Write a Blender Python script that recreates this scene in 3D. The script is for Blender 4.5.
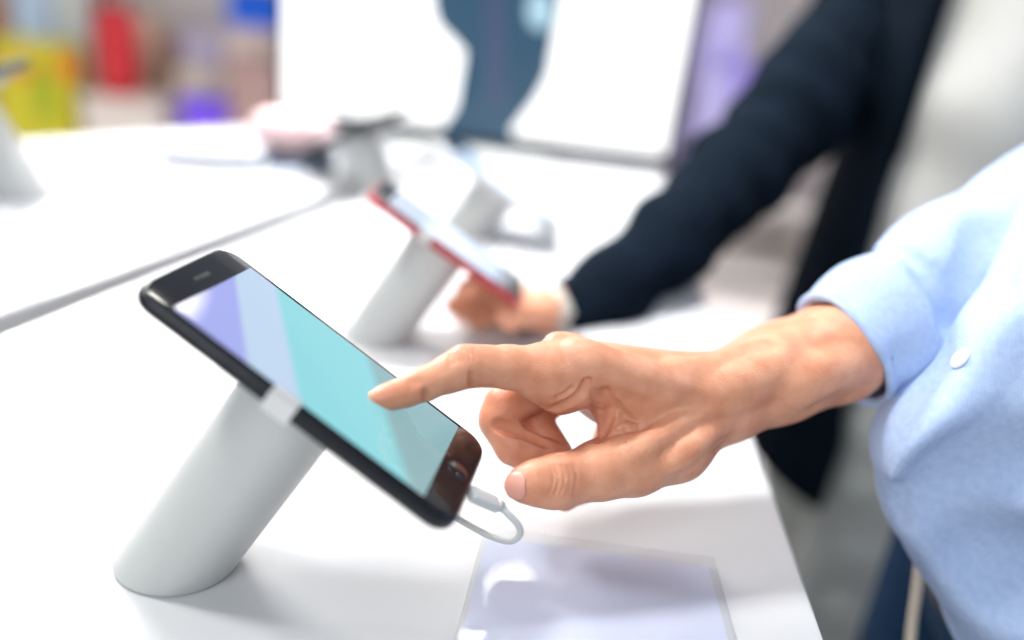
import bpy, bmesh, math, random
import numpy as np
from mathutils import Vector, Matrix

random.seed(4)
for o in list(bpy.data.objects):
    bpy.data.objects.remove(o)
SC = bpy.context.scene
COL = SC.collection

# ---------------------------------------------------------------- camera
FPX = 850.0
TABLE_Z = 0.90
CAM_Z = TABLE_Z + 0.291
DOWN = np.array([-0.11267, 0.90134, 0.41820]); DOWN /= np.linalg.norm(DOWN)   # gravity in the camera's axes
FWD = np.array([0, 0, 1.0]) - DOWN[2] * DOWN; FWD /= np.linalg.norm(FWD)
RGT = np.cross(DOWN, FWD)
M3 = np.stack([RGT, FWD, -DOWN])            # camera axes (x right, y down, z forward) -> world

def P(px, py, d):                            # camera-axes point
    return np.array([(px - 512) / FPX * d, (py - 320) / FPX * d, d])
def W3(p):                                   # camera axes -> world
    return M3 @ np.asarray(p, float) + np.array([0, 0, CAM_Z])
def WP(px, py, d):
    return W3(P(px, py, d))
def WZ(px, py, z):                           # world point at height z
    r = M3 @ P(px, py, 1.0)
    return r * ((z - CAM_Z) / r[2]) + np.array([0, 0, CAM_Z])
def WY(px, py, y):                           # world point at distance y
    r = M3 @ P(px, py, 1.0)
    return r * (y / r[1]) + np.array([0, 0, CAM_Z])

cam_data = bpy.data.cameras.new('camera')
cam = bpy.data.objects.new('camera', cam_data); COL.objects.link(cam)
cam_data.sensor_width = 36; cam_data.lens = FPX / 1024 * 36
cam_data.clip_start = 0.02
cx_, cy_, cz_ = M3 @ [1, 0, 0], M3 @ [0, -1, 0], M3 @ [0, 0, -1]
mw = Matrix.Identity(4)
for i in range(3):
    mw[i][0], mw[i][1], mw[i][2] = cx_[i], cy_[i], cz_[i]
mw[2][3] = CAM_Z
cam.matrix_world = mw
cam_data.dof.use_dof = True
cam_data.dof.focus_distance = 0.405
cam_data.dof.aperture_fstop = 1.5
SC.camera = cam

# ---------------------------------------------------------------- world and lamps
SC.view_settings.view_transform = 'Standard'
SC.view_settings.look = 'None'
SC.view_settings.exposure = -0.42
SC.view_settings.gamma = 1.0
SC.view_settings.use_curve_mapping = False
wd = bpy.data.worlds.new('shop_light'); SC.world = wd; wd.use_nodes = True
bg = wd.node_tree.nodes['Background']
bg.inputs[0].default_value = (0.80, 0.90, 1.0, 1); bg.inputs[1].default_value = 0.50

def area(name, loc, target, size, power, color=(1, 1, 1), shape='DISK'):
    l = bpy.data.lights.new(name, 'AREA'); l.shape = shape; l.size = size; l.energy = power; l.color = color
    o = bpy.data.objects.new(name, l); COL.objects.link(o); o.location = loc
    o.rotation_euler = (Vector(target) - Vector(loc)).to_track_quat('-Z', 'Y').to_euler()
    return o
area('ceiling_and_fill_light', (-1.05, 0.72, 2.8), (0.0, 0.45, 0.9), 0.40, 46, (1.0, 0.985, 0.96))
area('ceiling_and_fill_light', (-0.5, -1.1, 2.3), (0.2, 0.6, 0.95), 1.3, 30, (0.95, 0.98, 1.0))  # unseen fill behind the camera, added to brighten the sides facing it
area('ceiling_and_fill_light', (-2.2, 3.6, 2.9), (-1.6, 3.0, 0), 1.8, 420, (1.0, 0.98, 0.95))  # unseen fill added to brighten the left background shelves
area('ceiling_and_fill_light', (2.6, 1.6, 2.9), (1.2, 2.4, 0), 1.2, 110, (1.0, 0.98, 0.95))  # unseen fill added to brighten the right background
area('ceiling_and_fill_light', (-0.05, 1.15, 2.8), (0.02, 1.0, 0.9), 0.5, 8.5, (0.97, 0.99, 1.0)).data.spread = math.radians(42)  # unseen narrow lamp added to brighten the rear of the table
area('round_downlight', (0.37, 4.02, 2.9), (0.20, 1.2, 0.9), 0.25, 4.0, (1.0, 0.93, 0.82))
area('round_downlight', (0.13, 2.52, 2.9), (0.1, 1.4, 0), 0.115, 3.0, (1.0, 0.96, 0.9))
area('round_downlight', (0.03, 2.20, 2.9), (0.0, 1.2, 0), 0.115, 3.0, (1.0, 0.96, 0.9))

# ---------------------------------------------------------------- materials
def nodes_of(m):
    return m.node_tree.nodes, m.node_tree.links
MC = {}
def mat(name, col, rough=0.5, metal=0.0, col2=None, nscale=20, bump=0.0, bscale=200, spec=0.5, sss=0, emit=None, estr=0,
        trans=0, ior=1.45, coat=0, sheen=0, detail=3):
    if name in MC: return MC[name]
    m = bpy.data.materials.new(name); m.use_nodes = True
    N, L = nodes_of(m); b = N['Principled BSDF']
    b.inputs['Base Color'].default_value = (*col, 1)
    b.inputs['Roughness'].default_value = rough
    b.inputs['Metallic'].default_value = metal
    b.inputs['Specular IOR Level'].default_value = spec
    b.inputs['IOR'].default_value = ior
    b.inputs['Transmission Weight'].default_value = trans
    b.inputs['Coat Weight'].default_value = coat
    b.inputs['Sheen Weight'].default_value = sheen
    if emit: b.inputs['Emission Color'].default_value = (*emit, 1); b.inputs['Emission Strength'].default_value = estr
    if sss:
        b.inputs['Subsurface Weight'].default_value = sss
        b.inputs['Subsurface Radius'].default_value = (1, .35, .2)
        b.inputs['Subsurface Scale'].default_value = 0.004
    tc = N.new('ShaderNodeTexCoord')
    n = N.new('ShaderNodeTexNoise'); n.inputs['Scale'].default_value = nscale; n.inputs['Detail'].default_value = detail
    L.new(tc.outputs['Object'], n.inputs['Vector'])
    c2 = col2 or tuple(c * .93 for c in col)
    mx = N.new('ShaderNodeMix'); mx.data_type = 'RGBA'
    mx.inputs[6].default_value = (*col, 1); mx.inputs[7].default_value = (*c2, 1)
    rp = N.new('ShaderNodeMapRange'); rp.inputs[1].default_value = .35; rp.inputs[2].default_value = .65
    L.new(n.outputs['Fac'], rp.inputs[0]); L.new(rp.outputs[0], mx.inputs[0])
    L.new(mx.outputs[2], b.inputs['Base Color'])
    if bump:
        n2 = N.new('ShaderNodeTexNoise'); n2.inputs['Scale'].default_value = bscale; n2.inputs['Detail'].default_value = 4
        L.new(tc.outputs['Object'], n2.inputs['Vector'])
        bp = N.new('ShaderNodeBump'); bp.inputs['Strength'].default_value = bump; bp.inputs['Distance'].default_value = .001
        L.new(n2.outputs['Fac'], bp.inputs['Height']); L.new(bp.outputs[0], b.inputs['Normal'])
    MC[name] = m
    return m

def skin_mat():
    m = mat('skin', (0.72, 0.350, 0.215), .38, col2=(0.62, 0.262, 0.150), nscale=75, spec=.45, sss=.10)
    N, L = nodes_of(m); b = N['Principled BSDF']
    tc = N['Texture Coordinate']
    at = N.new('ShaderNodeAttribute'); at.attribute_name = 'redness'
    mx = N.new('ShaderNodeMix'); mx.data_type = 'RGBA'
    base = b.inputs['Base Color'].links[0].from_socket
    L.new(at.outputs['Fac'], mx.inputs[0]); L.new(base, mx.inputs[6]); mx.inputs[7].default_value = (0.60, 0.20, 0.115, 1)
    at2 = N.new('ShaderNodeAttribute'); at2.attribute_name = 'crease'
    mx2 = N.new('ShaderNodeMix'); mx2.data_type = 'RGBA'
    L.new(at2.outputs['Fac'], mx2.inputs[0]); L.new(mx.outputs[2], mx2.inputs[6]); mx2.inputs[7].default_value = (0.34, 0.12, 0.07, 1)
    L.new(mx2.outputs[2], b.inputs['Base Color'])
    v = N.new('ShaderNodeTexVoronoi'); v.inputs['Scale'].default_value = 620; v.feature = 'DISTANCE_TO_EDGE'
    w = N.new('ShaderNodeTexNoise'); w.inputs['Scale'].default_value = 140; w.inputs['Detail'].default_value = 6
    L.new(tc.outputs['Object'], v.inputs['Vector']); L.new(tc.outputs['Object'], w.inputs['Vector'])
    ad = N.new('ShaderNodeMath'); ad.operation = 'ADD'
    L.new(v.outputs['Distance'], ad.inputs[0]); L.new(w.outputs['Fac'], ad.inputs[1])
    bp = N.new('ShaderNodeBump'); bp.inputs['Strength'].default_value = .35; bp.inputs['Distance'].default_value = .0007
    L.new(ad.outputs[0], bp.inputs['Height']); L.new(bp.outputs[0], b.inputs['Normal'])
    return m

def cloth_mat(name, c1, c2, scale=900, mott=35, rough=.85, bump=.35):
    if name in MC: return MC[name]
    m = mat(name, c1, rough, col2=c2, nscale=mott, spec=.15, detail=5)
    N, L = nodes_of(m); b = N['Principled BSDF']; tc = N['Texture Coordinate']
    w1 = N.new('ShaderNodeTexWave'); w1.inputs['Scale'].default_value = scale / 6.28; w1.bands_direction = 'Z'; w1.inputs['Distortion'].default_value = 1.5
    w2 = N.new('ShaderNodeTexWave'); w2.inputs['Scale'].default_value = scale / 6.28; w2.bands_direction = 'X'; w2.inputs['Distortion'].default_value = 1.5
    L.new(tc.outputs['Object'], w1.inputs['Vector']); L.new(tc.outputs['Object'], w2.inputs['Vector'])
    ad = N.new('ShaderNodeMath'); ad.operation = 'ADD'
    L.new(w1.outputs['Fac'], ad.inputs[0]); L.new(w2.outputs['Fac'], ad.inputs[1])
    bp = N.new('ShaderNodeBump'); bp.inputs['Strength'].default_value = bump; bp.inputs['Distance'].default_value = .0006
    L.new(ad.outputs[0], bp.inputs['Height']); L.new(bp.outputs[0], b.inputs['Normal'])
    return m

# ---------------------------------------------------------------- object helpers
def tag(o, label=None, cat=None, group=None, kind=None):
    if label: o['label'] = label
    if cat: o['category'] = cat
    if group: o['group'] = group
    if kind: o['kind'] = kind
    return o
def empty(name, loc, rz=0, **k):
    o = bpy.data.objects.new(name, None); COL.objects.link(o); o.location = Vector(loc); o.rotation_euler.z = rz
    o.empty_display_size = .02
    return tag(o, **k)
def wobj(name, verts, faces, m, parent=None, smooth=True, local=False):
    """verts in world space (or the parent's own space when local=True)"""
    v = np.asarray(verts, float)
    if parent is not None and not local:
        off = Vector((0, 0, 0)); q = parent
        while q is not None:
            off += q.location; q = q.parent
        v = v - np.array(off)
    me = bpy.data.meshes.new(name)
    me.from_pydata([tuple(x) for x in v], [], [tuple(int(i) for i in f) for f in faces])
    me.update()
    if smooth: me.polygons.foreach_set('use_smooth', [True] * len(me.polygons))
    me.materials.append(m)
    o = bpy.data.objects.new(name, me); COL.objects.link(o)
    if parent is not None: o.parent = parent
    return o
def bobj(name, bm, m, parent=None, smooth=True, local=False):
    bm.verts.ensure_lookup_table()
    bm.verts.index_update()
    bmesh.ops.recalc_face_normals(bm, faces=bm.faces)
    vs = [tuple(v.co) for v in bm.verts]; fs = [[v.index for v in f.verts] for f in bm.faces]
    o = wobj(name, vs, fs, m, parent, smooth, local)
    bm.free()
    return o
def sharp(o, ang=35):
    mod = o.modifiers.new('edges', 'EDGE_SPLIT'); mod.split_angle = math.radians(ang)
    return o
def box_bm(c, s, bevel=0.002, rot=None, bm=None, seg=2):
    b = bmesh.new(); bmesh.ops.create_cube(b, size=1)
    for v in b.verts: v.co = Vector((v.co.x * s[0], v.co.y * s[1], v.co.z * s[2]))
    if bevel: bmesh.ops.bevel(b, geom=list(b.edges), offset=bevel, segments=seg, affect='EDGES', profile=.5)
    R = rot if rot is not None else Matrix.Identity(3)
    for v in b.verts: v.co = R @ v.co + Vector(c)
    if bm is None: return b
    me = bpy.data.meshes.new('t'); b.to_mesh(me); bm.from_mesh(me); bpy.data.meshes.remove(me); b.free()
    return bm
def frame_m(x, y, z):
    m = Matrix.Identity(3)
    for i in range(3): m[i][0], m[i][1], m[i][2] = x[i], y[i], z[i]
    return m
def rrect(w, h, r, n=8):
    pts = []
    for cx, cy, a0 in ((w/2-r, h/2-r, 0), (-w/2+r, h/2-r, 90), (-w/2+r, -h/2+r, 180), (w/2-r, -h/2+r, 270)):
        for i in range(n + 1):
            a = math.radians(a0 + 90 * i / n); pts.append((cx + r * math.cos(a), cy + r * math.sin(a)))
    return pts
def loft(rings, cap=True):
    """rings: list of equal-length lists of 3D points -> bmesh"""
    bm = bmesh.new(); vs = [[bm.verts.new(Vector(p)) for p in r] for r in rings]; n = len(rings[0])
    for a, b in zip(vs[:-1], vs[1:]):
        for i in range(n):
            bm.faces.new((a[i], a[(i+1) % n], b[(i+1) % n], b[i]))
    if cap: bm.faces.new(list(reversed(vs[0]))); bm.faces.new(vs[-1])
    return bm
def rslab(w, h, r, z0, z1, er, n=8, es=4):
    """rounded slab with rounded edges, in its own axes"""
    rings = []
    for i in range(es + 1):
        a = math.pi / 2 * i / es; ins = er * (1 - math.sin(a)); z = z0 + er * (1 - math.cos(a))
        rings.append([(x, y, z) for x, y in rrect(w - 2*ins, h - 2*ins, max(r - ins, .0003), n)])
    for i in range(es + 1):
        a = math.pi / 2 * i / es; ins = er * (1 - math.cos(a)); z = z1 - er * (1 - math.sin(a))
        rings.append([(x, y, z) for x, y in rrect(w - 2*ins, h - 2*ins, max(r - ins, .0003), n)])
    return loft(rings)
def xf(bm, R, t):
    for v in bm.verts: v.co = R @ v.co + Vector(t)
    return bm
def tube(path, r, n=12, cap=True, close=False):
    pts = [Vector(p) for p in path]
    rr = r if isinstance(r, (list, tuple)) else [r] * len(pts)
    rings = []; up = None
    for i, p in enumerate(pts):
        t = (pts[min(i+1, len(pts)-1)] - pts[max(i-1, 0)]).normalized()
        if up is None:
            up = t.orthogonal().normalized()
        up = (up - t * up.dot(t)).normalized(); s = t.cross(up)
        rings.append([p + (up * math.cos(2*math.pi*k/n) + s * math.sin(2*math.pi*k/n)) * rr[i] for k in range(n)])
    return loft(rings, cap)
def spline(pts, n=8):
    P_ = [np.array(p, float) for p in pts]; P_ = [2*P_[0]-P_[1]] + P_ + [2*P_[-1]-P_[-2]]
    out = []
    for i in range(1, len(P_) - 2):
        p0, p1, p2, p3 = P_[i-1:i+3]
        for k in range(n):
            t = k / n
            out.append(.5*((2*p1)+(-p0+p2)*t+(2*p0-5*p1+4*p2-p3)*t*t+(-p0+3*p1-3*p2+p3)*t**3))
    out.append(P_[-2]); return out
def prism(poly, z0, z1, bevel=0):
    bm = bmesh.new(); a = [bm.verts.new((x, y, z0)) for x, y in poly]; b = [bm.verts.new((x, y, z1)) for x, y in poly]; n = len(poly)
    bm.faces.new(list(reversed(a))); bm.faces.new(b)
    for i in range(n): bm.faces.new((a[i], a[(i+1) % n], b[(i+1) % n], b[i]))
    if bevel: bmesh.ops.bevel(bm, geom=list(bm.edges), offset=bevel, segments=2, affect='EDGES')
    return bm
def copy_tree(o, parent=None):
    c = o.copy(); COL.objects.link(c); c.parent = parent
    for ch in list(o.children): copy_tree(ch, c)
    return c

# ---------------------------------------------------------------- implicit surfaces
class Vol:
    def __init__(s, lo, hi, h):
        s.lo = np.array(lo, float); s.h = h
        s.n = np.ceil((np.array(hi) - s.lo) / h).astype(int) + 1
        s.d = np.full(s.n, 1.0, np.float32)
        s.ax = [(s.lo[i] + np.arange(s.n[i]) * h).astype(np.float32) for i in range(3)]
    def sub(s, lo, hi):
        a = np.clip(np.floor((np.array(lo) - s.lo) / s.h).astype(int), 0, s.n); b = np.clip(np.ceil((np.array(hi) - s.lo) / s.h).astype(int) + 1, 0, s.n)
        sl = tuple(slice(a[i], b[i]) for i in range(3))
        g = [s.ax[0][sl[0]][:, None, None], s.ax[1][sl[1]][None, :, None], s.ax[2][sl[2]][None, None, :]]
        return sl, g
    def comb(s, sl, d, k, op):
        c = s.d[sl]
        if op == 'add':
            if k > 0:
                hh = np.maximum(k - np.abs(c - d), 0) / k; s.d[sl] = np.minimum(c, d) - hh * hh * k * .25
            else: s.d[sl] = np.minimum(c, d)
        elif op == 'cut':
            d = -d
            hh = np.maximum(k - np.abs(c - d), 0) / k if k > 0 else 0; s.d[sl] = np.maximum(c, d) + hh * hh * k * .25
    def cone(s, a, ra, b, rb, k=.004, op='add', flat=None):
        """round cone between spheres; flat=(direction, factor) widens it along a direction"""
        a = np.array(a, float); b = np.array(b, float); m = max(ra, rb) * (flat[1] if flat else 1) + k + .012
        sl, g = s.sub(np.minimum(a, b) - m, np.maximum(a, b) + m)
        if 0 in s.d[sl].shape: return
        ab = b - a; L = ab @ ab + 1e-12
        q = [g[i] - a[i] for i in range(3)]
        t = np.clip((q[0]*ab[0] + q[1]*ab[1] + q[2]*ab[2]) / L, 0, 1)
        e = [q[i] - t * ab[i] for i in range(3)]
        if flat:
            u = np.array(flat[0], float); u /= np.linalg.norm(u); du = e[0]*u[0] + e[1]*u[1] + e[2]*u[2]
            f = 1 / flat[1] - 1; e = [e[i] + du * f * u[i] for i in range(3)]
        d = np.sqrt(e[0]**2 + e[1]**2 + e[2]**2) - (ra + (rb - ra) * t)
        s.comb(sl, d.astype(np.float32), k, op)
    def ball(s, a, r, k=.004, op='add', ax=None):
        """ax: 3x3 rows = axes, r = 3 radii"""
        a = np.array(a, float)
        if np.isscalar(r): return s.cone(a, r, a + 1e-5, r, k, op)
        m = max(r) + k + .012; sl, g = s.sub(a - m, a + m)
        if 0 in s.d[sl].shape: return
        A = np.eye(3) if ax is None else np.array(ax, float)
        q = [g[i] - a[i] for i in range(3)]
        e = [(q[0]*A[j][0] + q[1]*A[j][1] + q[2]*A[j][2]) for j in range(3)]
        k0 = np.sqrt(sum((e[j]/r[j])**2 for j in range(3))); k1 = np.sqrt(sum((e[j]/r[j]**2)**2 for j in range(3))) + 1e-9
        s.comb(sl, (k0 * (k0 - 1) / k1).astype(np.float32), k, op)
    def half(s, p, n, k=.002):
        """keep the side the normal points to"""
        n = np.array(n, float); n /= np.linalg.norm(n)
        sl, g = s.sub(s.lo, s.lo + s.n * s.h)
        d = -((g[0]-p[0])*n[0] + (g[1]-p[1])*n[1] + (g[2]-p[2])*n[2])
        s.d[sl] = np.maximum(s.d[sl], d)
    def noise(s, amp, fn):
        sl, g = s.sub(s.lo, s.lo + s.n * s.h); s.d += (amp * fn(*g)).astype(np.float32)
    def mesh(s):
        d = s.d.copy()
        for i in range(3):
            ix = [slice(None)]*3; ix[i] = 0; d[tuple(ix)] = np.maximum(d[tuple(ix)], 1e-4); ix[i] = -1; d[tuple(ix)] = np.maximum(d[tuple(ix)], 1e-4)
        ins = d < 0
        n = s.n; acc = np.zeros((*(n - 1), 3), np.float32); cnt = np.zeros(n - 1, np.float32)
        crosses = []
        for a in range(3):
            s0 = [slice(None)]*3; s1 = [slice(None)]*3; s0[a] = slice(0, -1); s1[a] = slice(1, None)
            A = d[tuple(s0)]; B = d[tuple(s1)]; cr = ins[tuple(s0)] != ins[tuple(s1)]
            idx = np.argwhere(cr); av = A[cr]; bv = B[cr]; t = av / (av - bv)
            pos = idx.astype(np.float32); pos[:, a] += t
            crosses.append((a, idx, ins[tuple(s0)][cr]))
            o1, o2 = (a + 1) % 3, (a + 2) % 3
            for da in (0, -1):
                for db in (0, -1):
                    c = idx.copy(); c[:, o1] += da; c[:, o2] += db
                    ok = np.all((c >= 0) & (c < n - 1), 1)
                    np.add.at(acc, tuple(c[ok].T), pos[ok]); np.add.at(cnt, tuple(c[ok].T), 1)
        act = cnt > 0; vid = np.full(n - 1, -1, int); vid[act] = np.arange(act.sum())
        V = s.lo + acc[act] / cnt[act][:, None] * s.h
        F = []
        for a, idx, first in crosses:
            o1, o2 = (a + 1) % 3, (a + 2) % 3
            ok = (idx[:, o1] > 0) & (idx[:, o2] > 0) & (idx[:, o1] < n[o1]-1) & (idx[:, o2] < n[o2]-1)
            idx = idx[ok]; first = first[ok]
            def cell(da, db):
                c = idx.copy(); c[:, o1] += da; c[:, o2] += db; return vid[tuple(c.T)]
            q = np.stack([cell(-1, -1), cell(0, -1), cell(0, 0), cell(-1, 0)], 1)
            q[~first] = q[~first][:, ::-1]
            F.append(q)
        F = np.concatenate(F); return V, F
    def sample(s, V):
        return V
def relax(V, F, it=2, lam=.5):
    e = np.concatenate([F[:, [0, 1]], F[:, [1, 2]], F[:, [2, 3]], F[:, [3, 0]]])
    for _ in range(it):
        acc = np.zeros_like(V); c = np.zeros(len(V))
        np.add.at(acc, e[:, 0], V[e[:, 1]]); np.add.at(c, e[:, 0], 1)
        np.add.at(acc, e[:, 1], V[e[:, 0]]); np.add.at(c, e[:, 1], 1)
        V = V + lam * (acc / c[:, None] - V)
    return V
def cam_to_world(V):
    return V @ M3.T + np.array([0, 0, CAM_Z])
def R_(px, d):                                   # a length in pixels at depth d
    return px * d / FPX

#=SETTING=
# ---------------------------------------------------------------- floor, walls
m_floor = mat('floor_tile', (0.72, 0.66, 0.64), .3, col2=(0.66, 0.60, 0.59), nscale=3)
tag(bobj('floor', box_bm((0, 3.0, -.05), (12, 12, .1), 0), m_floor, None, False), kind='structure')
m_wall = mat('wall_paint', (0.80, 0.80, 0.86), .6, col2=(0.74, 0.75, 0.84), nscale=1.2)
tag(bobj('wall_back', box_bm((0, 6.05, 1.6), (12, .1, 3.2), 0), m_wall, None, False), kind='structure')

# ---------------------------------------------------------------- tables
m_table = mat('white_laminate', (0.55, 0.555, 0.565), .25, col2=(0.54, 0.545, 0.555), nscale=6, spec=.35)
m_tedge = mat('table_edge', (0.78, 0.79, 0.80), .4)
def table(name, poly, label):
    poly = [tuple(p[:2]) for p in poly]
    c = np.mean(poly, 0)
    t = empty(name, (c[0], c[1], 0), label=label, cat='table', group='white display tables')
    sharp(bobj('tabletop', prism(poly, TABLE_Z - .04, TABLE_Z, .002), m_table, t))
    inn = [tuple(c + (np.array(p) - c) * .72) for p in poly]
    sharp(bobj('plinth', prism(inn, 0, TABLE_Z - .04, .002), m_tedge, t))
    return t
ra, rb = WZ(825, 640, TABLE_Z), WZ(755, 440, TABLE_Z)
rd = (rb - ra) / np.linalg.norm(rb - ra)
sa, sb = WZ(0, 336, TABLE_Z), WZ(300, 219, TABLE_Z)
sd = (sb - sa) / np.linalg.norm(sb - sa)
def on(p, d, y): return p + d * ((y - p[1]) / d[1])
table('display_table', [on(ra, rd, -.25), on(rb, rd, 1.62), on(sb, sd, 1.62), on(sa, sd, -.25)],
      'white display table in front, under the nearest phone and the pointing hand')
gap = np.array([-.030, 0, 0])
fe = WZ(0, 141, TABLE_Z), WZ(330, 130, TABLE_Z)
table('display_table', [on(sa, sd, -.25) + gap, on(sb, sd, fe[1][1]) + gap, fe[1] + (on(sb, sd, fe[1][1])-fe[1])*.35 + np.array([-.1,.04,0]), WZ(-150, 150, TABLE_Z), WZ(-500, 420, TABLE_Z), np.array([-1.5, -.25, 0])],
      'white display table beyond the thin dark gap, at the left')

#=PHONE=
# ---------------------------------------------------------------- the near phone and its stand
pc = np.array([-0.0779, 0.0229, 0.3647])
pn = np.array([-.6003, .7368, .3110]); pn /= np.linalg.norm(pn)
pxd = np.array([.7873, .6128, .0678]); pxd -= pn * (pxd @ pn); pxd /= np.linalg.norm(pxd)
pyd = np.cross(pn, pxd)
wc, wn, wx, wy = W3(pc), M3 @ pn, M3 @ pxd, M3 @ pyd
if (M3 @ pyd)[1] > 0: wy = -wy      # wy points to the camera side
PR = frame_m(wx, wy, -wn)            # phone axes: x along length, y to the near edge, z out of the glass
SD = .0241
stc = wc - wx * .0045                # where the stand's axis meets the phone
m_black = mat('black_metal', (0.012, 0.014, 0.018), .28, metal=.3, spec=.6)
m_glass = mat('black_glass', (0.010, 0.011, 0.014), .06, spec=.45)
m_alu = mat('painted_aluminium', (0.56, 0.57, 0.555), .42, metal=.25, col2=(0.545, 0.555, 0.545), nscale=8, bump=.1, bscale=900)
m_alu2 = mat('brushed_aluminium', (0.80, 0.80, 0.79), .3, metal=.7)
m_dark = mat('dark_hole', (0.02, 0.02, 0.02), .5)
def screen_mat(name, stops, ang, estr=1.0, tint=None):
    """slanted emissive bands, for screen pictures and reflections painted into them"""
    m = bpy.data.materials.new(name); m.use_nodes = True; N, L = nodes_of(m); b = N['Principled BSDF']
    tc = N.new('ShaderNodeTexCoord'); sp = N.new('ShaderNodeSeparateXYZ'); L.new(tc.outputs['Generated'], sp.inputs[0])
    m1 = N.new('ShaderNodeMath'); m1.operation = 'MULTIPLY_ADD'; m1.inputs[1].default_value = -ang / (1 + ang); m1.inputs[2].default_value = ang / (1 + ang)
    m2 = N.new('ShaderNodeMath'); m2.operation = 'MULTIPLY_ADD'; m2.inputs[1].default_value = 1 / (1 + ang)
    L.new(sp.outputs[1], m1.inputs[0]); L.new(sp.outputs[0], m2.inputs[0]); L.new(m1.outputs[0], m2.inputs[2])
    cr = N.new('ShaderNodeValToRGB'); els = cr.color_ramp.elements
    els[0].position = stops[0][0]; els[0].color = (*stops[0][1], 1); els[1].position = stops[-1][0]; els[1].color = (*stops[-1][1], 1)
    for p, c in stops[1:-1]:
        e = els.new(p); e.color = (*c, 1)
    L.new(m2.outputs[0], cr.inputs[0])
    b.inputs['Base Color'].default_value = (.01, .01, .012, 1); b.inputs['Roughness'].default_value = .05
    L.new(cr.outputs[0], b.inputs['Emission Color']); b.inputs['Emission Strength'].default_value = estr
    return m
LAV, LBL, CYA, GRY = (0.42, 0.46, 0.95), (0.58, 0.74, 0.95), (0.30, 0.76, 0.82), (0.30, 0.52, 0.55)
m_scr = screen_mat('screen_glow', [(0, LAV), (.20, LAV), (.22, LBL), (.35, LBL), (.375, CYA), (.66, CYA), (.70, GRY), (1, GRY)], .38, 1.2)  # bands paint glass reflections into the glow along with the screen picture
PHL, PHW, PHT = .1560, .0768, .0084
def make_phone(R, c, root_name, label, body_m, scr_m, cat='smartphone'):
    base = Vector(c) - R @ Vector((0, 0, PHT))
    ph = empty(root_name, base, label=label, cat=cat, group='smartphones on tilted stands')
    bobj('phone_body', xf(rslab(PHL, PHW, .0115, -PHT, -.0006, .0030, 10, 5), R, c), body_m, ph)
    fg = bobj('front_glass', xf(rslab(PHL - .0030, PHW - .0030, .0102, -.0010, 0, .0007, 10, 3), R, c), m_glass, ph)
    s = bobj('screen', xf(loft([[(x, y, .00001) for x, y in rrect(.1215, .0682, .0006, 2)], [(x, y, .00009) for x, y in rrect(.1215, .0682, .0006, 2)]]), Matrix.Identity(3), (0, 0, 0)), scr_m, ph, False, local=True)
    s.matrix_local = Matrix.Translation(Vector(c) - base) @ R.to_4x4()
    bobj('earpiece', xf(rslab(.0016, .012, .0007, -.0001, .00012, .0001, 4, 1), R, Vector(c) + R @ Vector((-.0675, 0, 0))), m_dark, fg)
    hb = bmesh.new(); bmesh.ops.create_cone(hb, cap_ends=True, segments=32, radius1=.0055, radius2=.0054, depth=.0002)
    bobj('home_button', xf(hb, R, Vector(c) + R @ Vector((.0690, 0, -.00008))), m_glass, fg)
    for q, (x0, ln) in enumerate(((-.038, .010), (-.022, .010))):
        bobj('volume_button', xf(rslab(ln, .0022, .001, 0, .0007, .0003, 4, 2), R @ Matrix.Rotation(math.radians(-90), 3, 'X'), Vector(c) + R @ Vector((x0, PHW/2 - .0001, -.0042))), body_m, ph)
    return ph
def make_stand(R, c, label, axis_off, clip_x, t_len=None, rad=SD, cable=True, group='tilted cylinder phone stands'):
    """tilted cylinder cut level by the table; its axis is the phone's normal"""
    c = Vector(c); n = R @ Vector((0, 0, -1)); x = R @ Vector((1, 0, 0)); y = R @ Vector((0, 1, 0)); top = c + x * axis_off
    k = (top.z - TABLE_Z) / (-n.z)
    foot = top + n * k
    st = empty('phone_stand', foot, label=label, cat='phone stand', group=group)
    rings = []; ns = 64
    def ring(off, r, flat=False):
        out = []
        for i in range(ns):
            a = 2 * math.pi * i / ns; q = top + (x * math.cos(a) + y * math.sin(a)) * r
            if flat: q = q + n * ((q.z - TABLE_Z - off) / (-n.z))
            else: q = q + n * off
            out.append(q)
        return out
    cyl = loft([ring(PHT + .0005, rad - .004), ring(PHT + .0005, rad - .0012), ring(PHT + .0016, rad), ring(.03, rad), ring(.02, rad, True), ring(.0012, rad, True), ring(.0001, rad - .0012, True)])
    sharp(bobj('cylinder', cyl, m_alu, st), 30)
    # clip: a C profile that wraps the near edge of the phone
    cw = .0125; z1 = .0012; z0 = -PHT - .0004; yo = PHW / 2
    prof = [(yo - .0035, z1), (yo + .0004, z1 - .0003), (yo + .0012, z1 - .0010), (yo + .0012, z0), (yo - .010, z0), (yo - .010, z0 + .00035), (yo + .0004, z0 + .00035), (yo + .0004, -.0001), (yo - .0035, -.0001)]
    bm = bmesh.new(); A = [bm.verts.new(c + R @ Vector((clip_x - cw/2, p[0], p[1]))) for p in prof]; B = [bm.verts.new(c + R @ Vector((clip_x + cw/2, p[0], p[1]))) for p in prof]
    nn = len(prof); bm.faces.new(A); bm.faces.new(list(reversed(B)))
    for i in range(nn): bm.faces.new((A[i], B[i], B[(i+1) % nn], A[(i+1) % nn]))
    sharp(bobj('clip', bm, m_alu2, st))
    return st
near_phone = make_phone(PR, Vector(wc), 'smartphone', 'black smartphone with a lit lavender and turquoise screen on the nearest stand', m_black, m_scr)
near_stand = make_stand(PR, wc, 'large pale grey tilted cylinder stand holding the nearest phone', -.0058, -.0055)

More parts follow.
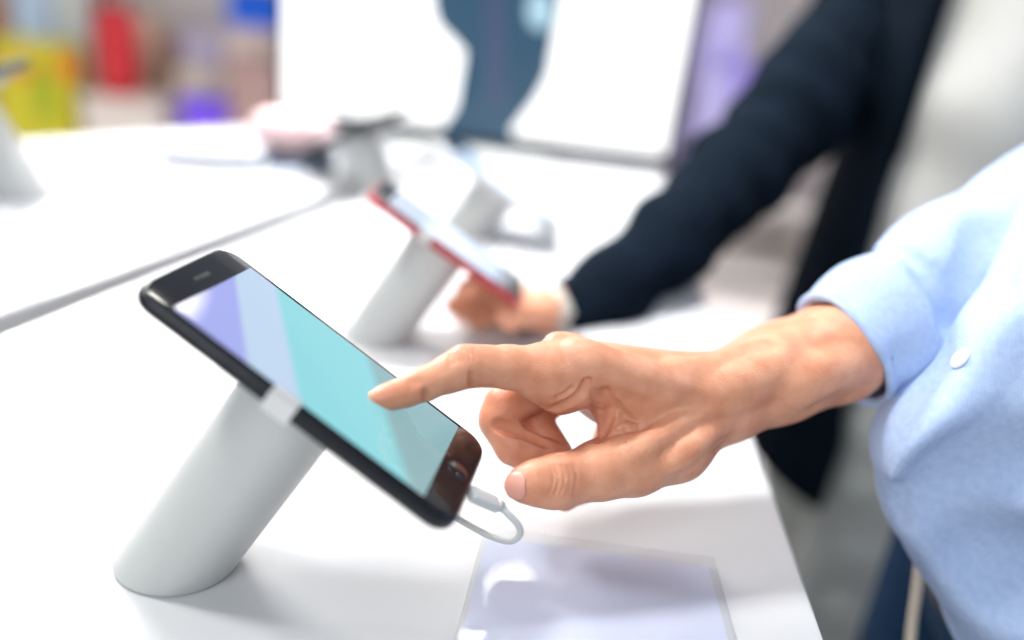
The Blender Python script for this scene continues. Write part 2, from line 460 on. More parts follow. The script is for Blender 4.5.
# charging cable
m_cab = mat('white_plastic', (0.62, 0.64, 0.63), .4, spec=.5)
e0 = Vector(wc) + PR @ Vector((PHL / 2, .003, -.0042))
cab = empty('charging_cable', e0, label='pale grey charging cable looping out of the bottom of the nearest phone', cat='cable')
pl0 = e0; pl1 = Vector(WP(497, 505, .385))
dirp = (pl1 - pl0).normalized()
Rp = frame_m(dirp, (PR @ Vector((0, 1, 0)) - dirp * dirp.dot(PR @ Vector((0, 1, 0)))).normalized(), dirp.cross((PR @ Vector((0, 1, 0)) - dirp * dirp.dot(PR @ Vector((0, 1, 0)))).normalized()))
L_ = (pl1 - pl0).length
bobj('plug', xf(rslab(L_ - .0015, .0078, .0018, -.0023, .0023, .0016, 5, 3), Rp, (pl0 + pl1) / 2 + dirp * .0006), m_cab, cab)
path = [tuple(pl1 - dirp * .001), tuple(pl1 + dirp * .003), WP(508, 514, .387), WP(517.5, 524, .389), WP(520, 534, .391), WP(511, 541, .393), WP(495, 538, .395), WP(478, 530, .396), WP(462, 521, .398), WP(440, 508, .400), WP(415, 490, .402), WP(392, 470, .404), WP(362, 446, .404)]
sp_ = spline(path, 8)
rad = [.0016] * len(sp_)
for i in range(16): rad[i] = .0030 - .0014 * min(1, i / 14)
for i in range(10): rad[i] = .0031 - .00004 * i
bobj('cord', tube(sp_, rad, 14), m_cab, cab)

#=ACRYLIC=
m_acr = bpy.data.materials.new('clear_acrylic'); m_acr.use_nodes = True
def _acr():
    N, L = nodes_of(m_acr); N.remove(N['Principled BSDF']); out = N['Material Output']
    tr = N.new('ShaderNodeBsdfTransparent'); tr.inputs[0].default_value = (.97, .98, .99, 1)
    gl = N.new('ShaderNodeBsdfGlossy'); gl.inputs['Roughness'].default_value = .02
    lw = N.new('ShaderNodeLayerWeight'); pw_ = N.new('ShaderNodeMath'); pw_.operation = 'POWER'; pw_.inputs[1].default_value = 4.0
    L.new(lw.outputs['Facing'], pw_.inputs[0])
    fr = N.new('ShaderNodeMath'); fr.operation = 'MULTIPLY_ADD'; fr.inputs[1].default_value = .8; fr.inputs[2].default_value = .045; L.new(pw_.outputs[0], fr.inputs[0])
    tc = N.new('ShaderNodeTexCoord'); nz = N.new('ShaderNodeTexNoise'); nz.inputs['Scale'].default_value = 40
    bp = N.new('ShaderNodeBump'); bp.inputs['Strength'].default_value = .01; L.new(tc.outputs['Object'], nz.inputs['Vector']); L.new(nz.outputs['Fac'], bp.inputs['Height']); L.new(bp.outputs[0], gl.inputs['Normal'])
    mx = N.new('ShaderNodeMixShader'); L.new(fr.outputs[0], mx.inputs[0]); L.new(tr.outputs[0], mx.inputs[1]); L.new(gl.outputs[0], mx.inputs[2]); L.new(mx.outputs[0], out.inputs[0])
_acr()
m_card = mat('lavender_card', (0.58, 0.60, 0.71), .5, col2=(0.57, 0.59, 0.70), nscale=9)
q = [WZ(487, 538, TABLE_Z), WZ(708, 568, TABLE_Z), WZ(735, 668, TABLE_Z), WZ(455, 662, TABLE_Z)]
ca = np.mean(q, 0)
sg = empty('price_sign', (ca[0], ca[1], TABLE_Z), label='clear acrylic plate over a blank lavender card, flat on the table in front', cat='sign')
outer = [tuple(ca[:2] + (p[:2] - ca[:2]) * 1.035) for p in q]; inner = [tuple(p[:2]) for p in q]
sharp(bobj('card', prism(inner, TABLE_Z + .0002, TABLE_Z + .0008), m_card, sg, False))
sharp(bobj('acrylic_plate', prism(outer, TABLE_Z + .0010, TABLE_Z + .0068, .0006), m_acr, sg))

#=HAND=
# ---------------------------------------------------------------- person in the blue shirt
m_skin = skin_mat()
m_nail = mat('nail', (0.72, 0.33, 0.26), .3, spec=.5, sss=.1)
pw = Vector((0.42, 0.45, 0.0))
pA = empty('person', pw, label='person in a light blue button shirt with rolled cuff, index finger touching the nearest phone', cat='person')

V = Vol((-.078, -.022, .350), (.220, .106, .520), .00085)
def J(px, py, d): return P(px, py, d)
def seg(a, ra, b, rb, k=.005, flat=None, op='add'):
    A_, B_ = J(*a), J(*b); V.cone(A_, R_(ra, a[2]), B_, R_(rb, b[2]), k, op, flat)
def chain(js, k=.004):
    for a, b in zip(js[:-1], js[1:]): seg(a[:3], a[3], b[:3], b[3], k)
ZD = (0, 0, 1)
# forearm and wrist: two bones side by side in depth
for dz, yo in ((-.010, 3), (.012, -3)):
    seg((930, 313 + yo, .504 + dz * .5), 32, (878, 337 + yo, .490 + dz * .4), 33, .010); seg((878, 337 + yo, .490 + dz * .4), 33, (838, 351 + yo, .472 + dz), 44.5, .010)
    seg((838, 351 + yo, .472 + dz), 44.5, (778, 373 + yo, .462 + dz), 41.5, .012)
    seg((778, 374 + yo, .462 + dz), 42, (722, 397 + yo, .452 + dz), 37, .014)
# metacarpals
wr = (722, 396, .452)
seg((724, 402, .442), 35, (575, 372, .414), 31, .012)
seg((722, 398, .450), 35, (566, 366, .430), 28, .012)
seg((722, 396, .462), 32, (588, 370, .447), 25, .012)
seg((724, 392, .472), 30, (612, 372, .460), 23, .012)
seg((600, 387, .440), 28, (680, 404, .450), 33, .012)
# knuckle bump and palm pads
seg((556, 345, .414), 12.5, (570, 350, .424), 13, .009)
seg((560, 390, .414), 25, (541, 378, .409), 24, .008)
seg((618, 400, .436), 26, (660, 420, .442), 34, .012)
# index finger
chain([(574, 374, .413, 31), (545, 372, .408, 28), (508, 367, .401, 21.0), (484, 366, .396, 19.6), (464, 367.5, .391, 19.6), (448, 374, .3885, 17.8), (424, 385, .3835, 15.2), (405, 392, .3795, 14.2), (388, 397.3, .3755, 12.4), (373.8, 400.2, .3727, 9.4)], .004)
seg((463, 358, .390), 8, (468, 359, .392), 9, .007)
seg((420, 379, .383), 6, (428, 377, .384), 6, .006)
# thumb
chain([(712, 416, .442, 28), (674, 444, .430, 36.5), (632, 460, .418, 34.5), (600, 470, .410, 28.5), (566, 479.5, .404, 23.5), (548, 481.5, .401, 22.5), (532, 483, .398, 19.5), (522, 484.5, .3965, 15.5)], .006)
seg((562, 470, .398), 12, (556, 492, .397), 12, .008)
# web between thumb and index
seg((624, 424, .424), 18, (640, 405, .428), 30, .010)
seg((600, 400, .420), 12, (617, 430, .418), 12, .006)
seg((611, 428, .418), 10, (622, 446, .416), 14, .004)
# middle finger, curled back
chain([(570, 366, .434, 26), (532, 389, .429, 21.5), (505, 407, .424, 20.5), (498, 417, .422, 19.0)], .004)
chain([(497.5, 422, .421, 18.5), (514, 446, .419, 19), (528, 452, .4205, 19.5), (545, 456, .423, 17.5), (560, 458, .426, 15)], .002)
# ring finger
chain([(590, 370, .450, 25), (556, 392, .445, 20.5), (535, 411, .442, 18.5), (536, 422, .440, 17.5)], .004)
chain([(536, 424, .440, 17.5), (546, 440, .438, 17), (556, 452, .437, 16)], .002)
# little finger
chain([(622, 378, .462, 24), (616, 410, .466, 18), (612, 440, .466, 17), (600, 466, .460, 15), (584, 487, .452, 14), (565, 500.5, .447, 11.0)], .004)
# tendons, veins and bones under the skin
def ridge(pts, r, k=.006):
    for a, b in zip(pts[:-1], pts[1:]): V.cone(J(*a), R_(r, a[2]), J(*b), R_(r, b[2]), k)
BASE = V.d.copy()
def on_surf(px, py):
    """depth of the skin under a pixel"""
    for i in range(500):
        dd = .36 + i * .0004; p = J(px, py, dd); ix = np.round((p - V.lo) / V.h).astype(int)
        if np.all(ix >= 0) and np.all(ix < V.n) and BASE[tuple(ix)] < 0: return dd
    return None
def surf_line(pts, r, k, op, sink, n=6, noise=0):
    pp = spline([np.array([a, b, 0]) for a, b in pts], n); out = []
    for i_, p in enumerate(pp):
        s_ = on_surf(p[0], p[1]); t_ = abs(2 * i_ / (len(pp) - 1) - 1)
        if s_: out.append(J(p[0], p[1], s_ + sink + (r * 1.1 * t_ ** 3 if op == 'add' else r * -.5 * t_ ** 3)))
    for a, b in zip(out[:-1], out[1:]):
        if np.linalg.norm(a - b) < .012: V.cone(a, r, b, r, k, op)
    return out
CRE = []
def bulge(pts, r=.003, sink=.0026, k=.008): surf_line(pts, r, k, 'add', sink)
def crease(pts, r=.0006, sink=-.0002, k=.0018, w=.9):
    o = surf_line(pts, r, k, 'cut', sink); CRE.extend([(p, w) for p in o])
bulge([(790, 366), (755, 378), (725, 388), (700, 392)], .005, .0044, .013)
bulge([(742, 398), (712, 406), (684, 420), (655, 440), (628, 456)], .0030, .0014, .006)
bulge([(700, 390), (664, 384), (630, 374), (600, 364), (575, 356)], .0032, .0026, .010)
bulge([(726, 420), (708, 434), (684, 454), (660, 466)], .0028, .0014, .006)
bulge([(698, 440), (684, 448), (672, 464)], .0014, .0004, .004)
bulge([(765, 350), (735, 362), (705, 372), (670, 372)], .0026, .0022, .009)
bulge([(850, 366), (815, 376), (780, 392)], .004, .0038, .012)
# creases of the thumb web
for dx in range(0, 9):
    x0 = 590 + dx * 3.6; y0 = 386 + dx * 2.0
    crease([(x0, y0), (x0 + 3 + dx * .6, y0 + 14), (x0 + 5 + dx * 1.8, y0 + 30 - dx * 1.2)], .0006, 0, .0013, .55)
crease([(598, 440), (606, 425), (611, 408), (605, 390)], .0012, .0001, .003, .8)
crease([(598, 441), (612, 434), (628, 430), (644, 427)], .0007, 0, .002, .4)
crease([(600, 437), (616, 424), (628, 414)], .0005, 0, .0015, .4)
crease([(552, 409), (566, 404), (580, 394), (588, 380)], .0008, 0, .003, .35)
crease([(556, 398), (566, 393), (576, 384)], .0005, 0, .0016, .2)
# finger joints
crease([(472, 388), (472.5, 381), (471, 374)], .0007, -.0001, .002, .5)
crease([(427, 402), (426, 396), (425, 391)], .0006, -.0001, .002, .45)
for dx in (-14, -9, -4, 1, 6, 11):
    crease([(461 + dx, 351 - .35 * dx if dx < 0 else 350), (464 + dx, 356 - .3 * dx if dx < 0 else 355), (464 + dx, 361 - .3 * dx if dx < 0 else 361)], .00025, 0, .0010, .06)
for dx in (-5, -1, 3):
    crease([(414 + dx, 378 - dx * .3), (417 + dx, 382 - dx * .3), (418 + dx, 386 - dx * .3)], .00025, 0, .0010, .06)
for x in (550, 555, 561, 567, 573):
    crease([(x, 465), (x + 3, 474), (x + 3, 485), (x - 1, 495)], .00025, 0, .0010, .06)
crease([(496, 425), (510, 428), (524, 433), (545, 442)], .0018, -.0003, .003, .9)
for a0_, b0_ in (((640, 385), (655, 400)), ((650, 380), (668, 398)), ((700, 420), (690, 436)), ((640, 440), (650, 455)), ((625, 442), (633, 458))):
    crease([a0_, b0_], .0003, 0, .001, .15)
Vh, Fh = V.mesh()
Vh = relax(Vh, Fh, 1, .4)
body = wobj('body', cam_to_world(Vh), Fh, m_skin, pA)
red = np.zeros(len(Vh)); cre = np.zeros(len(Vh))
for p, r, a in ((J(372, 402, .373), .012, .75), (J(390, 404, .376), .012, .4), (J(515, 486, .395), .010, .7), (J(463, 360, .39), .010, .35), (J(558, 482, .40), .011, .3),
                (J(505, 415, .42), .020, .55), (J(520, 450, .42), .020, .6), (J(545, 455, .42), .018, .7), (J(590, 425, .42), .016, .75), (J(540, 412, .44), .02, .8), (J(550, 440, .437), .02, .9), (J(548, 396, .405), .02, .35), (J(569, 500, .45), .01, .8)):
    d = np.linalg.norm(Vh - p, axis=1); red = np.maximum(red, a * np.exp(-(d / r) ** 2))
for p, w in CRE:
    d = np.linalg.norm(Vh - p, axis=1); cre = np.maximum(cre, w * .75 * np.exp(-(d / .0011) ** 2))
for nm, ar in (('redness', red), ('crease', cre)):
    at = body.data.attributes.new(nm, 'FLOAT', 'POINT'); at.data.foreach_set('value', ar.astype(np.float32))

def nail(c, length, width, along, up, label=None, thick=.0006, curve=.55):
    """curved fingernail; along = towards the tip, up = out of the finger"""
    a = np.array(along, float); a /= np.linalg.norm(a); u = np.array(up, float); u -= a * (u @ a); u /= np.linalg.norm(u); s = np.cross(a, u)
    rings = []; nu, nv = 9, 12
    bm = bmesh.new(); top = []; bot = []
    for j in range(nv):
        t = j / (nv - 1); row = []; row2 = []
        wv = width / 2 * math.sqrt(max(0.05, 1 - (abs(2*t-1)) ** 3.2)) if t > .5 else width / 2 * math.sqrt(max(.15, 1 - abs(2*t-1) ** 4))
        for i in range(nu):
            f = 2 * i / (nu - 1) - 1
            y = f * wv; z = -curve * (y * y) / (width / 2) - .0006 * (2*t-1) ** 2 * 2
            p = np.array(c) + a * (t - .5) * length + s * y + u * z
            row.append(bm.verts.new(Vector(W3(p)))); row2.append(bm.verts.new(Vector(W3(p - u * thick))))
        top.append(row); bot.append(row2)
    for j in range(nv - 1):
        for i in range(nu - 1):
            bm.faces.new((top[j][i], top[j][i+1], top[j+1][i+1], top[j+1][i])); bm.faces.new((bot[j][i], bot[j+1][i], bot[j+1][i+1], bot[j][i+1]))
    for j in range(nv - 1):
        bm.faces.new((top[j][0], top[j+1][0], bot[j+1][0], bot[j][0])); bm.faces.new((top[j][-1], bot[j][-1], bot[j+1][-1], top[j+1][-1]))
    for i in range(nu - 1):
        bm.faces.new((top[0][i], bot[0][i], bot[0][i+1], top[0][i+1])); bm.faces.new((top[-1][i], top[-1][i+1], bot[-1][i+1], bot[-1][i]))
    return bobj('fingernail', bm, m_nail, pA)
def v_norm(p):
    i, j, k = np.clip(np.round((p - V.lo) / V.h).astype(int), 3, V.n - 4); d = BASE
    n = np.array([d[i+2, j, k] - d[i-2, j, k], d[i, j+2, k] - d[i, j-2, k], d[i, j, k+2] - d[i, j, k-2]]); return n / np.linalg.norm(n)
def nail_at(px, py, along, L_, W_, lift, curve):
    p = J(px, py, on_surf(px, py)); n = v_norm(p); a = along - n * (along @ n)
    return nail(p + n * lift, L_, W_, a, n, curve=curve)
nail_at(385, 388.2, J(377, 399.5, .3733) - J(405, 392, .3795), .0112, .0088, .0002, .42)
nail_at(513.5, 486, np.array([-1, .05, .5]), .0115, .0125, .0003, .40)

#=SHIRT=
m_shirt = cloth_mat('chambray', (0.41, 0.53, 0.78), (0.47, 0.59, 0.83), 2400, 260)
m_shirt2 = cloth_mat('chambray_inside', (0.40, 0.50, 0.74), (0.46, 0.56, 0.78), 2400, 220)
S = Vol((.115, -.135, .385), (.36, .075, .66), .0016)
def sseg(a, ra, b, rb, k=.01, op='add', V_=None, flat=None):
    (V_ or S).cone(P(*a), R_(ra, a[2]), P(*b), R_(rb, b[2]), k, op, flat)
sseg((838, 353, .471), 62, (884, 327, .484), 73, .008)
sseg((884, 327, .484), 73, (906, 312, .490), 66, .008)
sseg((920, 300, .496), 66, (955, 285, .505), 78, .006)
sseg((955, 285, .505), 78, (1050, 232, .54), 78, .014)
sseg((1050, 232, .54), 78, (1120, 185, .56), 86, .02)
# cut the tube open where the forearm comes out
ax0 = P(1010, 290, .515) - P(842, 351, .472); ax0 /= np.linalg.norm(ax0)
cut_n = P(935, 318, .49) - P(842, 349, .472); cut_n /= np.linalg.norm(cut_n); cut_n = np.array([.86, -.50, .10]); cut_n /= np.linalg.norm(cut_n)
S.half(P(847, 352, .472), cut_n)
sseg((790, 378, .46), 48, (842, 352, .472), 57.5, .001, 'cut', flat=None)
sseg((842, 352, .472), 57.0, (860, 342, .477), 56, .001, 'cut')
# seam groove between cuff and sleeve, folds
def sline(pts, r, k, op, VV=S):
    pp = spline(pts, 6)
    for a, b in zip(pp[:-1], pp[1:]): VV.cone(a, r, b, r, k, op)
def ring_line(c, n, r, rr, k, op, VV=S, a0=0, a1=360):
    n = np.array(n) / np.linalg.norm(n); u = np.cross(n, [0, 0, 1.0]); u /= np.linalg.norm(u); v = np.cross(n, u)
    pts = [c + (u * math.cos(math.radians(a)) + v * math.sin(math.radians(a))) * r for a in np.linspace(a0, a1, 40)]
    for a, b in zip(pts[:-1], pts[1:]): VV.cone(a, rr, b, rr, k, op)
ring_line(P(913, 307, .492), cut_n, R_(70, .492), .0030, .006, 'cut')
ring_line(P(846, 350, .473), cut_n, R_(63, .473), .0016, .004, 'add')
sline([P(930, 250, .447), P(950, 285, .447), P(965, 330, .45)], .005, .014, 'cut')
sline([P(985, 215, .462), P(990, 245, .452), P(975, 285, .45)], .006, .014, 'cut')
S.noise(.0009, lambda x, y, z: np.sin(x*90 + 3*np.sin(z*60) + y*120) * np.sin(y*70 + z*80))
Vs, Fs = S.mesh(); Vs = relax(Vs, Fs, 2, .5)
wobj('sleeve', cam_to_world(Vs), Fs, m_shirt, pA)

def CW(w): return M3.T @ (np.array(w, float) - np.array([0, 0, CAM_Z]))
T = Vol((.150, -.34, .05), (.72, .46, .86), .0028)
def tseg(a, ra, b, rb, k=.02, op='add'): T.cone(P(*a), R_(ra, a[2]), P(*b), R_(rb, b[2]), k, op)
tseg((1115, 235, .455), 92, (1028, 372, .44), 72, .02)
tseg((1028, 372, .44), 72, (949, 449, .445), 65, .02)
tseg((949, 449, .445), 65, (968, 498, .455), 68, .02)
tseg((968, 498, .455), 68, (1048, 630, .465), 86, .02)
YD = M3.T @ np.array([0, 1.0, 0])
T.cone(CW((.42, .42, .95)), .115, CW((.47, .42, 1.28)), .112, .03, flat=(YD, 1.55))
T.cone(CW((.49, .60, 1.33)), .062, CW((.49, .25, 1.33)), .062, .05)
T.cone(CW((.49, .60, 1.33)), .062, CW((.392, .575, 1.092)), .056, .03)
T.cone(CW((.49, .24, 1.33)), .060, CW((.55, .20, 1.08)), .050, .03); T.cone(CW((.55, .20, 1.08)), .048, CW((.47, .22, .90)), .040, .02)
T.cone(CW((.48, .42, 1.38)), .060, CW((.475, .42, 1.425)), .056, .03)
# folds across the front and placket step
def tline(pts, r, k, op): sline(pts, r, k, op, T)
TD = T.d.copy()
def tdep(px, py):
    for i in range(700):
        dd = .26 + i * .0005; p = P(px, py, dd); ix = np.round((p - T.lo) / T.h).astype(int)
        if np.all(ix >= 0) and np.all(ix < T.n) and TD[tuple(ix)] < 0: return dd
    return None
def tfold(pts, r, sink, k, op):
    pp = [(p, tdep(p[0], p[1])) for p in spline([np.array([a, b, 0]) for a, b in pts], 5)]
    pp = [P(p[0], p[1], d + sink) for p, d in pp if d]
    for a, b in zip(pp[:-1], pp[1:]): T.cone(a, r, b, r, k, op)
tfold([(1000, 340), (971, 388), (935, 425), (905, 462), (894, 492), (900, 520)], .0042, .0004, .003, 'cut')
tfold([(1020, 320), (990, 372), (960, 410), (925, 455), (912, 490)], .006, .0046, .012, 'add')
tfold([(1010, 470), (975, 495), (945, 520)], .008, -.0065, .03, 'cut')
tfold([(1020, 600), (1000, 575), (970, 560)], .008, -.0065, .03, 'cut')
T.noise(.0015, lambda x, y, z: np.sin(x*70 + 2*np.sin(z*40) + y*60) * np.sin(y*55 + z*40))
Vt, Ft = T.mesh(); Vt = relax(Vt, Ft, 2, .5)
shirt = wobj('shirt_front', cam_to_world(Vt), Ft, m_shirt, pA)
TB = T
def t_surf(px, py):
    for i in range(600):
        dd = .30 + i * .0005; p = P(px, py, dd); ix = np.round((p - T.lo) / T.h).astype(int)
        if np.all(ix >= 0) and np.all(ix < T.n) and T.d[tuple(ix)] < 0: return dd
    return .42
def t_norm(p):
    ix = np.clip(np.round((p - T.lo) / T.h).astype(int), 1, T.n - 2); i, j, k = ix; d = T.d
    n = np.array([d[i+1, j, k] - d[i-1, j, k], d[i, j+1, k] - d[i, j-1, k], d[i, j, k+1] - d[i, j, k-1]]); return n / np.linalg.norm(n)
m_btn = mat('shirt_button', (0.80, 0.84, 0.92), .3, spec=.6)
for bx, by in ((962, 360),):
    p = P(bx, by, t_surf(bx, by)); nn = t_norm(p); u = np.cross(nn, [0, 1, 0]); u /= np.linalg.norm(u); v = np.cross(nn, u)
    prof = [(.0, .0016), (.0028, .0016), (.0040, .0024), (.0054, .0022), (.0058, .0012), (.0052, 0)]
    rings = [[W3(p + nn * h_ + (u * math.cos(a) + v * math.sin(a)) * max(r_, .0002)) for a in np.linspace(0, 2*math.pi, 24, endpoint=False)] for r_, h_ in prof]
    bobj('button', loft(rings), m_btn, shirt)

# trousers and belt of the same person
m_navy = cloth_mat('navy_denim', (0.008, 0.03, 0.075), (0.012, 0.04, 0.09), 1200, 80)
m_belt = mat('dark_leather', (0.03, 0.018, 0.02), .45)
m_tan = mat('tan_leather', (0.72, 0.62, 0.50), .5)
def wv(p): return np.array(p, float)
LW = Vol((.18, .12, .02), (.68, .92, .92), .007)
LW.cone(wv((.42, .56, .82)), .088, wv((.43, .60, .47)), .068, .03); LW.cone(wv((.43, .60, .47)), .066, wv((.47, .60, .10)), .055, .02)
LW.cone(wv((.43, .33, .84)), .088, wv((.45, .30, .47)), .068, .03); LW.cone(wv((.45, .30, .47)), .066, wv((.47, .29, .10)), .055, .02)
LW.ball(wv((.41, .42, .84)), (.118, .168, .10), .03)
Vl, Fl = LW.mesh(); wobj('trousers', relax(Vl, Fl, 2), Fl, m_navy, pA)
for yy in (.29, .60):
    sh = Vol((.25, yy - .08, -.002), (.52, yy + .08, .13), .005)
    sh.cone(wv((.47, yy, .05)), .042, wv((.34, yy, .035)), .036, .01); sh.half(wv((0, 0, .002)), (0, 0, 1))
    a_, b_ = sh.mesh(); wobj('shoe', a_, b_, m_belt, pA)
bl = []
for a in np.linspace(0, 2*math.pi, 48, endpoint=False):
    bl.append((.41 + .124 * math.cos(a), .42 + .174 * math.sin(a)))
def ringz(z, s): return [(.41 + (x-.41)*s, .42 + (y-.42)*s, z) for x, y in bl]
bobj('belt', loft([ringz(.842, .98), ringz(.840, 1.03), ringz(.876, 1.03), ringz(.874, .98)]), m_belt, pA)
st_ = [WP(921, 556, .52), WP(917, 590, .52), WP(912, 625, .525), WP(908, 665, .53)]
bobj('hanging_strap', tube(spline(st_, 5), .0032, 8), m_tan, pA)

#=STANDS=
# ---------------------------------------------------------------- the other phones on stands
m_red = mat('red_metal', (0.46, 0.06, 0.07), .35, metal=.3)
m_silver = mat('silver_metal', (0.75, 0.80, 0.86), .3, metal=.5)
m_scr2 = screen_mat('pale_screen', [(0, (.80, .88, 1.0)), (.55, (.62, .78, 1.0)), (.86, (.40, .62, .95)), (.95, (.02, .05, .14)), (1, (.02, .05, .14))], 0, 1.25)  # pale emission paints in light reflected by the second phone's glass
m_scr3 = screen_mat('bright_screen', [(0, (.30, .60, .95)), (.2, (.60, .80, 1.0)), (.6, (.85, .93, 1.0)), (1, (.5, .75, 1.0))], .3, 1.25)
def station(c, rz, sc, label_p, label_s, body_m, scr_m, tilt=None):
    Rz = Matrix.Rotation(rz, 3, 'Z'); R = (Rz @ PR) * sc
    ph = make_phone(R, Vector(c), 'smartphone', label_p, body_m, scr_m)
    st = make_stand(R, c, label_s, -.004, -.02, rad=SD * 1.12)
    return ph, st
station(WP(452, 238, .620), math.radians(6), .84, 'red smartphone with a pale screen (reflected light painted as glow) on the second stand, touched by the jacketed person',
        'pale grey tilted cylinder stand under the red phone', m_red, m_scr2)
station(WP(505, 184, .86), math.radians(3), .92, 'silver smartphone with a bright pale blue screen on the third stand before the monitor',
        'pale grey tilted cylinder stand under the silver phone near the monitor', m_silver, m_scr3)
station(WP(-50, 94, .80), math.radians(172), 1, 'dark smartphone cut off by the left edge of the picture',
        'pale grey tilted cylinder stand at the far left edge of the picture', m_black, m_scr2)
station(WP(352, 130, .97), math.radians(150), .92, 'dark smartphone facing away, below the left half of the monitor',
        'tilted cylinder stand below the left half of the monitor', m_black, m_scr2)

#=MONITOR=
# ---------------------------------------------------------------- monitor
mb0 = WP(285, 108, 1.17); mb1 = WP(662, 160, 1.17)
mxd = mb1 - mb0; mxd[2] = 0; mxd /= np.linalg.norm(mxd); myd = np.array([0, 0, 1.0]); mnd = np.cross(mxd, myd)   # mnd towards the camera?
if mnd[1] > 0: mnd = -mnd
bl_ = WP(283, 107, 1.17)
def on_mon(px, py, off=0):
    r = M3 @ P(px, py, 1.0); o = np.array([0, 0, CAM_Z]); t = ((bl_ - o) @ mnd) / (r @ mnd); return o + r * t + mnd * off
m_bez = mat('monitor_black', (0.012, 0.02, 0.035), .5, spec=.2)
def emis(name, c, s=1.0):
    return mat(name, (.02, .02, .02), .3, emit=c, estr=s)
cr_ = on_mon(664, 158)
mw_ = (cr_ - bl_) @ mxd; mh_ = mw_ * .60
cen = bl_ + mxd * mw_ / 2 + np.array([0, 0, mh_ / 2])
Rm = frame_m(mxd, myd, mnd)
mon = empty('monitor', (cen[0] - mnd[0]*.06, cen[1] - mnd[1]*.06, TABLE_Z), label='large black-framed monitor with a bright white screen and a dark blue figure on it', cat='monitor')
bobj('monitor_housing', xf(rslab(mw_ + .018, mh_ + .03, .008, -.03, -.0012, .004, 6, 3), Rm, cen - np.array([0, 0, .006])), m_bez, mon)
bobj('screen', xf(rslab(mw_, mh_, .003, -.0014, 0, .0002, 3, 1), Rm, cen), emis('monitor_white', (1, 1, 1), 2.2), mon)
def patch(name, pts, m, off):
    vs = [on_mon(x, y, off) for x, y in pts]
    n = len(vs); bm = bmesh.new(); a = [bm.verts.new(v) for v in vs]; b = [bm.verts.new(v - mnd * .0004) for v in vs]
    bm.faces.new(a); bm.faces.new(list(reversed(b)))
    for i in range(n): bm.faces.new((a[i], b[i], b[(i+1) % n], a[(i+1) % n]))
    bmesh.ops.triangulate(bm, faces=[f for f in bm.faces if len(f.verts) > 4])
    return bobj(name, bm, m, mon, False)
patch('screen_figure', [(432, -40), (433, 5), (438, 24), (450, 36), (466, 42), (476, 52), (478, 66), (472, 84), (464, 104), (460, 120), (452, 131), (440, 133), (440, 129), (438, 129), (438, 132), (515, 142), (512, 130), (520, 116), (536, 98), (548, 74), (553, 42), (560, 10), (564, -40)], emis('figure_blue', (.01, .10, .20), 1.0), .0008)
patch('screen_stripe', [(484, -40), (484, 60), (488, 110), (504, 112), (506, 60), (508, -40)], emis('figure_lavender', (.05, .10, .23), 1.0), .0016)  # mid-tone stripe of the picture shown on the monitor
patch('screen_spot', [(540 + 13 * math.cos(a), 10 + 20 * math.sin(a)) for a in np.linspace(0, 2*math.pi, 20, endpoint=False)], emis('figure_light', (.55, .85, 1.0), 1.2), .0016)
c0 = np.array([cen[0], cen[1], TABLE_Z])
bobj('monitor_neck', xf(rslab(.05, .16, .01, 0, .015, .004, 5, 2), Rm, c0 - mnd * .045 + np.array([0, 0, .082])), m_alu, mon)
bobj('monitor_foot', xf(rslab(.22, .16, .02, 0, .008, .003, 6, 2), Matrix.Rotation(math.atan2(mxd[1], mxd[0]), 3, 'Z'), c0 - mnd * .03 + np.array([0, 0, .0005])), m_alu, mon)

#=PERSON2=
# ---------------------------------------------------------------- person in the dark jacket
m_jack = cloth_mat('navy_jacket', (0.0035, 0.0065, 0.011), (0.005, 0.009, 0.016), 900, 30, bump=.2)
m_jack.node_tree.nodes['Principled BSDF'].inputs['Specular IOR Level'].default_value = .03
m_lapel = cloth_mat('jacket_lining', (0.03, 0.09, 0.18), (0.04, 0.11, 0.21), 900, 30)
m_tee = cloth_mat('grey_tshirt', (0.72, 0.70, 0.63), (0.78, 0.76, 0.70), 900, 12)
m_gtr = cloth_mat('grey_trousers', (0.46, 0.48, 0.45), (0.62, 0.64, 0.60), 900, 10)
tcx = WP(1000, 60, 1.0); tcx = np.array([tcx[0], tcx[1], 0]); hip = WP(873, 430, 1.0)
X2, Y2 = (tcx[0] + hip[0]) / 2, (tcx[1] + hip[1]) / 2
pB = empty('person', (X2, Y2, 0), label='person in a dark navy jacket over a pale grey t-shirt, hand at the second phone', cat='person')
B = Vol((X2 - .26, Y2 - .28, .55), (X2 + .3, Y2 + .3, 1.62), .006)
B.cone(wv((X2, Y2, .86)), .115, wv((X2, Y2, 1.1)), .112, .03, flat=((0, 1, 0), 1.25)); B.cone(wv((X2, Y2, 1.1)), .112, wv((X2+.01, Y2, 1.36)), .115, .03, flat=((0, 1, 0), 1.4)); B.cone(wv((X2, Y2, .86)), .118, wv((X2, Y2, .76)), .120, .03, flat=((0, 1, 0), 1.25))
B.half(wv((0, 0, .735)), (0, 0, 1))
B.noise(.003, lambda x, y, z: np.sin(x*50 + 3*np.sin(z*12) + y*45 + z*16) * np.sin(y*30 - z*14))
a_, b_ = B.mesh(); wobj('tshirt', relax(a_, b_, 2), b_, m_tee, pB)
G = Vol((X2 - .22, Y2 - .25, .0), (X2 + .25, Y2 + .25, .98), .007)
for yy in (-.09, .09):
    G.cone(wv((X2, Y2 + yy, .84)), .088, wv((X2 - .01, Y2 + yy * 1.1, .48)), .076, .02); G.cone(wv((X2 - .01, Y2 + yy * 1.1, .48)), .074, wv((X2, Y2 + yy * 1.2, .10)), .062, .02)
G.ball(wv((X2, Y2, .84)), (.118, .15, .11), .03)
G.noise(.003, lambda x, y, z: np.sin(x*40 + z*45 + 2*np.sin(y*30)) * np.sin(z*28 + y*30))
